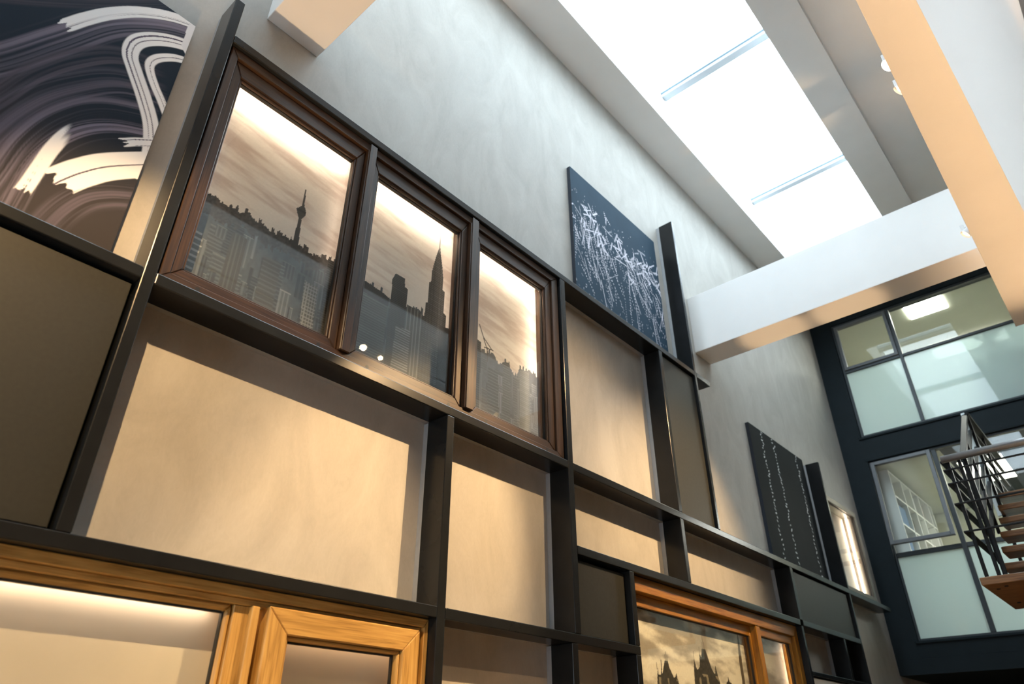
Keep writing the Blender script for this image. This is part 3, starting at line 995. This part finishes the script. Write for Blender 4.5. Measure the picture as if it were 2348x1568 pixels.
# W2 light oak, fixed light and sash
d2 = empty('display_window', (0.1, 0.6, 0.9), 'light oak display window with a fixed pane and an opening sash', 'window', kind='thing')
mitre4(d2, -1.25, 2.1453, 0.9, 2.1292, 0.036, 0.012, 0.128, 'oak', wr=0.024)
mitre4(d2, -1.211, 2.1211, 0.939, 2.0930, 0.022, 0.04, 0.110, 'oak', ('rebate', 'rebate', 'rebate', 'rebate'), wr=0.016)
box('mullion', (0.012, 0.106), (1.2598, 1.3615), (0.962, 2.0705), M['oak_v'], d2, 0.003)
box('mullion_cover', (0.1065, 0.132), (1.3155, 1.3458), (0.962, 2.0705), M['oak_v'], d2, 0.003)
mitre4(d2, -1.188, 1.2593, 0.9615, 2.0705, 0.024, 0.06, 0.098, 'oak', ('bead', 'bead', 'bead', 'bead'), 0.008)
pane(d2, -1.163, 1.2343, 0.986, 2.0455, 0.078)
mitre4(d2, 1.3782, 2.0906, 0.966, 2.0771, 0.087, 0.065, 0.138, 'oak', ('sash_rail', 'sash_rail', 'sash_stile', 'sash_stile'), 0.004)
mitre4(d2, 1.4657, 2.0031, 1.0535, 1.9896, 0.014, 0.075, 0.124, 'oak', ('bead', 'bead', 'bead', 'bead'), 0.005)
pane(d2, 1.4802, 1.9886, 1.068, 1.9751, 0.086)
box('led_strip', (0.040, 0.050), (-1.15, 1.22), (2.056, 2.064), M['led_soft'], d2)
box('led_strip', (0.040, 0.050), (1.38, 2.09), (2.056, 2.064), M['led_soft'], d2)
box('backing', (0.004, 0.0118), (-1.23, 2.13), (0.92, 2.11), M['cream'], d2)

# W3 orange-brown lift-slide window
d3 = empty('display_window', (0.1, 5.0, 0.6), 'orange-brown teak sliding display window with a cathedral spires print', 'window', kind='thing')
mitre4(d3, 3.756, 6.328, 0.6, 2.5955, 0.05, 0.012, 0.130, 'teak', wt=0.089, wl=0.016, wr=0.073)
box('mullion', (0.012, 0.128), (5.518, 5.585), (0.651, 2.5055), M['teak_v'], d3, 0.004)
mitre4(d3, 3.7725, 5.5175, 0.651, 2.505, 0.05, 0.035, 0.078, 'teak', ('sash_rail', 'sash_rail', 'sash_stile', 'sash_stile'), 0.003, wt=0.072, wl=0.018, wr=0.026)
pane(d3, 3.791, 5.491, 0.702, 2.4325, 0.054)
mitre4(d3, 5.5855, 6.2545, 0.651, 2.5055, 0.06, 0.055, 0.108, 'teak', ('sash_rail', 'sash_rail', 'sash_stile', 'sash_stile'), 0.003, wt=0.060, wl=0.016, wr=0.052)
pane(d3, 5.602, 6.202, 0.712, 2.445, 0.080)
box('led_strip', (0.044, 0.051), (6.236, 6.243), (0.7, 2.45), M['led_soft'], d3)
sheet('print', 0.014, 3.78, 6.24, 1.55, 2.51, 0.0046, gothic, M['print_gloss'], d3)
box('backing', (0.004, 0.0118), (3.775, 6.25), (0.62, 2.51), M['cream'], d3)

# W4 small lit box past the far post
d4 = empty('display_window', (0.1, 8.4, 3.1335), 'small bronze-framed display window glowing warm beside the office facade', 'window', kind='thing')
for nm, yy, zz in (('head', (7.873, 8.88), (4.10, 4.165)), ('sill', (7.873, 8.88), (3.1337, 3.19)), ('jamb', (7.873, 7.93), (3.1905, 4.0995)), ('jamb', (8.80, 8.88), (3.1905, 4.0995))):
    box(nm, (0.012, 0.150), yy, zz, M['alu'], d4, 0.004)
pane(d4, 7.931, 8.799, 3.191, 4.099, 0.120)
box('led_strip', (0.055, 0.067), (8.78, 8.792), (3.195, 4.095), M['led'], d4)
box('backing', (0.004, 0.0115), (7.88, 8.87), (3.15, 4.15), M['cream'], d4)

# W5 white framed window, only its head in view
d5 = empty('display_window', (0.1, 7.1, 1.0), 'white framed display window low at the far end, mostly cut off', 'window', kind='thing')
for nm, yy, zz in (('head', (6.385, 7.825), (2.13, 2.205)), ('sill', (6.385, 7.825), (1.0, 1.08)), ('jamb', (6.385, 6.47), (1.081, 2.129)), ('jamb', (7.74, 7.825), (1.081, 2.129))):
    box(nm, (0.012, 0.160), yy, zz, M['white'], d5, 0.004)
pane(d5, 6.471, 7.739, 1.081, 2.129, 0.110)
box('led_strip', (0.045, 0.057), (6.49, 7.72), (2.112, 2.12), M['led'], d5)
box('backing', (0.004, 0.0115), (6.39, 7.82), (1.01, 2.19), M['cream'], d5)


# ------------------------------------------------------------------ paintings resting on the beams
def painting(y0, y1, z0, z1, x, painter, cell, label):
    o = box('painting', (0.001, x - 0.001), (y0, y1), (z0, z1), M['canvas_edge'], None, 0.002)
    tag(o, label, 'painting', kind='thing')
    sheet('print', x, y0, y1, z0, z1, cell, painter, M['print_canvas'], o)
    return o


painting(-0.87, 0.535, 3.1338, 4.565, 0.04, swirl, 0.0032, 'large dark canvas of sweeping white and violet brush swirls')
painting(3.53, 4.875, 4.5188, 5.94, 0.034, sparks, 0.0042, 'navy blue canvas crowded with white dashes and sparks')
painting(6.385, 7.765, 3.1338, 4.545, 0.035, dotted, 0.0052, 'black canvas with three dotted white vertical lines')


# ------------------------------------------------------------------ spotlights
trk = tag(box('lighting_track', (2.44, 2.47), (-1.2, 5.45), (4.960, 4.985), M['lamp_white'], None, 0.003), 'white lighting track along the edge of the bulkhead', 'lighting track', kind='thing')
box('track_bracket', (2.4701, 2.4999), (3.6, 3.66), (4.96, 4.985), M['lamp_white'], trk)


def spotlight(pos, aim, label, watts, size, blend, bright=True, col=WARM, grp='white track spotlights', rad=0.02):
    p, a = Vector(pos), Vector(aim)
    d = (a - p).normalized()
    t = empty('track_spotlight', (p.x, p.y, p.z), label, 'spotlight', grp)
    back = p - d * 0.085
    tube('head', back, p, 0.020, M['lamp_white'], t, 20, 0.036, False)
    tube('back_cap', back - d * 0.004, back, 0.014, M['lamp_white'], t, 20, 0.020)
    tube('lens', p - d * 0.016, p - d * 0.012, 0.031, M['lens'] if bright else M['lens_dim'], t, 20)
    box('adapter', (p.x - 0.012, p.x + 0.012), (p.y - 0.02, p.y + 0.02), (p.z + 0.028, p.z + 0.078), M['lamp_white'], t, 0.002)
    tube('stem', back + Vector((0, 0, 0.012)), Vector((p.x, p.y, p.z + 0.05)), 0.006, M['lamp_white'], t, 8)
    l = bpy.data.lights.new('spot_beam', 'SPOT')
    l.energy = watts
    l.color = col
    l.spot_size = math.radians(size)
    l.spot_blend = blend
    l.shadow_soft_size = rad
    lo = bpy.data.objects.new('spot_beam', l)
    COL.objects.link(lo)
    lo.parent = t
    lo.location = d * 0.008
    lo.rotation_euler = d.to_track_quat('-Z', 'Y').to_euler()
    return t


ZL = 4.882
spotlight((2.40, -0.54, ZL), (0, 0.95, 2.5), 'white spotlight at the near end of the track', SPOT_W * 1.45, 36, 0.55)
spotlight((2.404, 3.23, ZL), (0, 2.08, 2.4), 'lit white spotlight glaring at the bulkhead edge', SPOT_W * 1.5, 31, 0.6)
spotlight((2.402, 3.43, ZL - 0.02), (0, 3.35, 2.85), 'white cone spotlight hanging next to the glaring one', SPOT_W * 0.55, 62, 1.0, False)
spotlight((2.378, 5.02, ZL - 0.06), (0, 4.70, 2.72), 'white spotlight hanging in front of the far cross beam', SPOT_W * 1.35, 56, 1.0, False)

# added floor uplighters, out of view, that wash the beam soffits
def uplight(pos, aim, label, watts, size):
    p, a = Vector(pos), Vector(aim)
    d = (a - p).normalized()
    t = empty('floor_uplight', (p.x, p.y, 0), label, 'fill lamp', 'added floor-standing uplighters')
    tube('base', (p.x, p.y, 0.001), (p.x, p.y, 0.02), 0.12, M['steel'], t, 24)
    tube('pole', (p.x, p.y, 0.02), (p.x, p.y, p.z - 0.10), 0.012, M['steel'], t, 10)
    tube('head', p - d * 0.10, p, 0.03, M['steel'], t, 20, 0.055, False)
    tube('lens', p - d * 0.03, p - d * 0.024, 0.046, M['lens'], t, 20)
    l = bpy.data.lights.new('up_beam', 'SPOT')
    l.energy, l.color = watts, (1.0, 0.65, 0.35)
    l.spot_size, l.spot_blend, l.shadow_soft_size = math.radians(size), 0.7, 0.04
    lo = bpy.data.objects.new('up_beam', l)
    COL.objects.link(lo)
    lo.parent = t
    lo.location = p + d * 0.01 - Vector((p.x, p.y, 0))
    lo.rotation_euler = d.to_track_quat('-Z', 'Y').to_euler()


lin = empty('added_linear_uplight', (1.95, 4.3, 0), 'long low linear uplighter added under the bulkhead', 'fill lamp')  # added out of view to light the bulkhead soffit evenly
box('housing', (1.90, 2.00), (1.55, 7.05), (0.80, 0.88), M['steel'], lin, 0.004)
for yy in (1.8, 4.3, 6.8):
    box('foot', (1.86, 2.04), (yy - 0.03, yy + 0.03), (0.001, 0.02), M['steel'], lin, 0.003)
    box('leg', (1.94, 1.96), (yy - 0.015, yy + 0.015), (0.0205, 0.7995), M['steel'], lin, 0.002)
_l = bpy.data.lights.new('up_line', 'AREA')
_l.shape, _l.size, _l.size_y = 'RECTANGLE', 5.4, 0.07
_l.energy, _l.color, _l.spread = 12.0, (1.0, 0.62, 0.32), math.radians(24)
_lo = bpy.data.objects.new('up_line', _l)
COL.objects.link(_lo)
_lo.parent = lin
_lo.location = (0, 0, 0.885)
_d = Vector((0.72, 0, 3.9)).normalized()
_lo.matrix_local = Matrix.Translation((0, 0, 0.885)) @ Matrix(((0, -_d.z, -_d.x), (1, 0, 0), (0, _d.x, -_d.z))).to_4x4()
for xx, which in ((0.72, 'closer to the plaster wall'), (1.38, 'further from the plaster wall')):
    uplight((xx, 5.645, 0.9), (xx, 5.645, 4.97), 'dark floor uplighter added under the far cross beam, ' + which, UP_W * 0.6, 10.5)
uplight((0.9, 0.3, 0.9), (0.35, 1.0, 5.0), 'dark floor uplighter added under the near cross beam', UP_W * 0.6, 26)
for yy, which in ((-2.0, 'nearest'), (0.3, 'second'), (2.6, 'third')):
    spotlight((3.30, yy, 4.90), (1.7, yy, 0), which + ' white downlight added on the taupe wall, aimed at the floor', FLOOR_W, 70, 0.6, True, (1.0, 0.62, 0.30), 'added downlights over the floor')  # added out of view: floor bounce warms the soffits and wall

# ------------------------------------------------------------------ staircase
st = empty('staircase', (1.57, 6.28, 2.72), 'open wooden staircase with a dark steel guard rail before the office facade', 'staircase')
YL, XL = 6.29, 1.575
box('landing', (XL, XR), (YL, 7.54), (2.722, 2.778), M['tread_x'], st, 0.004)
for (bx_, by_) in ((1.71, 6.42), (1.645, 6.50), (1.66, 7.20), (1.70, 7.36)):
    tube('bolt', (bx_, by_, 2.716), (bx_, by_, 2.7219), 0.014, M['gasket'], st, 10)
for k in range(6):
    ya, zt = 6.69 + 0.256 * k, 2.935 + 0.178 * k
    yb = ya + 0.27 if k < 5 else YF - 0.03
    box('tread' if k < 5 else 'upper_landing', (1.70, 2.80 if k < 5 else XR), (ya, yb), (zt - 0.05, zt), M['tread_x'], st, 0.005)
box('stringer', (2.72, 2.76), (6.6, 7.95), (2.79, 2.84), M['rail_black'], st)
bar('stringer', (2.74, 6.62, 2.82), (2.74, 8.0, 3.76), 0.05, 0.14, M['rail_black'], st)
tube('handrail', (XL + 0.01, YL + 0.01, 3.705), (XR, YL + 0.01, 3.705), 0.029, M['rail_tube'], st, 18)
for zz in (3.614, 3.502, 3.338, 3.120):
    bar('guard_rail', (XL + 0.0, YL + 0.01, zz), (XR, YL + 0.01, zz), 0.012, 0.014, M['rail_black'], st)
    bar('guard_rail', (XL + 0.02, YL + 0.02, zz), (XL + 0.02, 7.52, zz), 0.045, 0.012, M['rail_black'], st)
bar('guard_rail', (XL + 0.02, YL + 0.02, 3.69), (XL + 0.02, 7.52, 3.69), 0.05, 0.02, M['rail_black'], st)
for px_, py_ in ((XL + 0.045, YL + 0.05), (XL + 0.125, YL + 0.05), (XL + 0.165, YL + 0.08), (XL + 0.02, 7.50)):
    box('guard_post', (px_ - 0.012, px_ + 0.012), (py_ - 0.016, py_ + 0.016), (2.7785, 3.70), M['rail_black'], st, 0.002)
# flight guard
bar('flight_rail', (1.685, 6.72, 3.80), (1.685, 7.95, 4.66), 0.05, 0.03, M['rail_black'], st)
bar('flight_rail', (1.685, 7.95, 4.665), (1.685, YF - 0.02, 4.665), 0.075, 0.02, M['rail_black'], st)
for q in (0.16, 0.34, 0.52, 0.70):
    bar('flight_rail', (1.685, 6.72, 3.80 - q), (1.685, 7.95, 4.66 - q), 0.035, 0.012, M['rail_black'], st)
    bar('flight_rail', (1.685, 7.96, 4.66 - q), (1.685, YF - 0.02, 4.66 - q), 0.035, 0.012, M['rail_black'], st)
for yy, z0, z1 in ((6.72, 2.94, 3.80), (7.30, 3.30, 4.2), (8.75, 3.826, 4.655)):
    box('guard_post', (1.672, 1.698), (yy - 0.015, yy + 0.015), (z0, z1), M['rail_black'], st, 0.002)
box('newel_plate', (1.655, 1.69), (7.915, 7.94), (3.60, 4.672), M['rail_light'], st, 0.003)
box('newel_post', (1.69, 1.715), (7.9, 7.955), (3.10, 4.66), M['rail_black'], st, 0.003)

# ------------------------------------------------------------------ office contents seen through the facade glass
cl = empty('ceiling_light', (1.47, 10.12, 7.199), 'bright square ceiling light panel in the upper office', 'ceiling light')
box('diffuser', (1.225, 1.71), (9.93, 10.34), (7.188, 7.1985), M['panel_light_up'], cl, 0.003)
box('light_trim', (1.205, 1.73), (9.91, 9.929), (7.186, 7.1985), M['white'], cl)
cl2 = empty('ceiling_light', (2.8, 11.1, 4.98), 'long ceiling light panel added out of view in the lower office', 'ceiling light')
box('diffuser', (2.35, 3.2), (10.2, 12.0), (4.972, 4.9845), M['panel_light'], cl2, 0.003)  # added out of view to brighten the bookcase
cl4 = empty('ceiling_light', (1.41, 10.9, 4.984), 'gridded pale yellow ceiling light in the lower office', 'ceiling light')
M['grid_light'] = emit('grid_light', (1.0, 1.0, 0.78), 6.0)
for i in range(2):
    for j in range(4):
        box('light_cell', (1.16 + 0.265 * i, 1.16 + 0.265 * i + 0.235), (10.37 + 0.275 * j, 10.37 + 0.275 * j + 0.245), (4.972, 4.9845), M['grid_light'], cl4, 0.002)
for i in range(3):
    box('light_rib', (1.135 + 0.265 * i, 1.155 + 0.265 * i), (10.345, 11.47), (4.965, 4.9845), M['rail_black'], cl4)
cl3 = empty('ceiling_light', (1.6, 11.6, 7.199), 'second ceiling light panel added deep in the upper office', 'ceiling light')
box('diffuser', (1.2, 2.2), (11.4, 11.9), (7.188, 7.1985), M['panel_light_up'], cl3, 0.003)  # added to brighten the upper office behind its panes

bc = empty('bookcase', (0.25, 11.0, 2.661), 'tall white bookcase with open compartments behind the open sash', 'bookcase')
box('back_panel', (0.06, 0.08), (9.86, 11.95), (2.662, 4.93), M['shelf'], bc)
for yy in (9.86, 10.39, 10.82, 11.21, 11.73, 11.93):
    box('divider', (0.0805, 0.43), (yy, yy + 0.022), (2.662, 4.93), M['shelf'], bc, 0.001)
for (a, b) in ((9.8825, 10.3895), (10.4125, 10.8195), (10.8425, 11.2095), (11.2325, 11.7295), (11.7525, 11.9295)):
    for zz in (2.68, 3.1, 3.5, 3.86, 4.20, 4.57, 4.905):
        box('shelf', (0.0805, 0.428), (a, b), (zz, zz + 0.022), M['shelf'], bc, 0.001)


def item(nm, y, z, mat, label, cat, xf=0.40):
    tag(box(nm, (0.12, xf), y, z, M[mat], None, 0.004), label, cat, kind='thing')


item('storage_box', (9.93, 10.33), (4.2225, 4.50), 'blue', 'blue storage box on the bookcase shelf nearest the sash', 'box')
item('ring_binder', (10.86, 10.94), (4.5925, 4.85), 'red', 'red ring binder in the upper bookcase row', 'binder')
item('ring_binder', (10.95, 11.04), (4.5925, 4.84), 'grey_card', 'pale grey ring binder beside the red one', 'binder')
item('ring_binder', (11.30, 11.42), (4.5925, 4.80), 'brown', 'brown ring binder in the far upper compartment', 'binder')
item('storage_box', (10.45, 10.62), (4.2225, 4.43), 'gasket', 'small black box on the middle bookcase shelf', 'box')
item('storage_box', (9.95, 10.2), (3.8825, 4.05), 'blue', 'low blue box under the open sash gap', 'box')

# plant by the upper office window
pl = empty('potted_plant', (2.0, 10.0, 6.55), 'leafy green plant just above the frosted pane of the upper office', 'plant')
tube('pot', (2.0, 10.0, 6.10), (2.0, 10.0, 6.30), 0.07, M['pot'], pl, 16, 0.10)
random.seed(5)
for i in range(26):
    a, rr = random.uniform(0, 6.28), random.uniform(0.05, 0.25)
    c0 = Vector((2.0, 10.0, 6.30))
    tip = c0 + Vector((math.cos(a) * rr, math.sin(a) * rr * 0.6, random.uniform(0.10, 0.24)))
    side = Vector((-math.sin(a), math.cos(a), 0)) * 0.022
    mid = c0.lerp(tip, 0.6) + Vector((0, 0, 0.03))
    bm = bmesh.new()
    th = Vector((0, 0, 0.003))
    vs = [bm.verts.new(q) for q in (c0, mid - side, tip, mid + side)]
    f = bm.faces.new(vs)
    r_ = bmesh.ops.extrude_face_region(bm, geom=[f])
    bmesh.ops.translate(bm, verts=[v for v in r_['geom'] if isinstance(v, bmesh.types.BMVert)], vec=th)
    from_bm('leaf', bm, M['leaf'], pl)
tag(box('cabinet', (1.75, 2.9), (9.85, 10.25), (5.251, 6.0995), M['shelf'], None, 0.004), 'white cabinet under the plant behind frosted glass', 'cabinet', kind='thing')
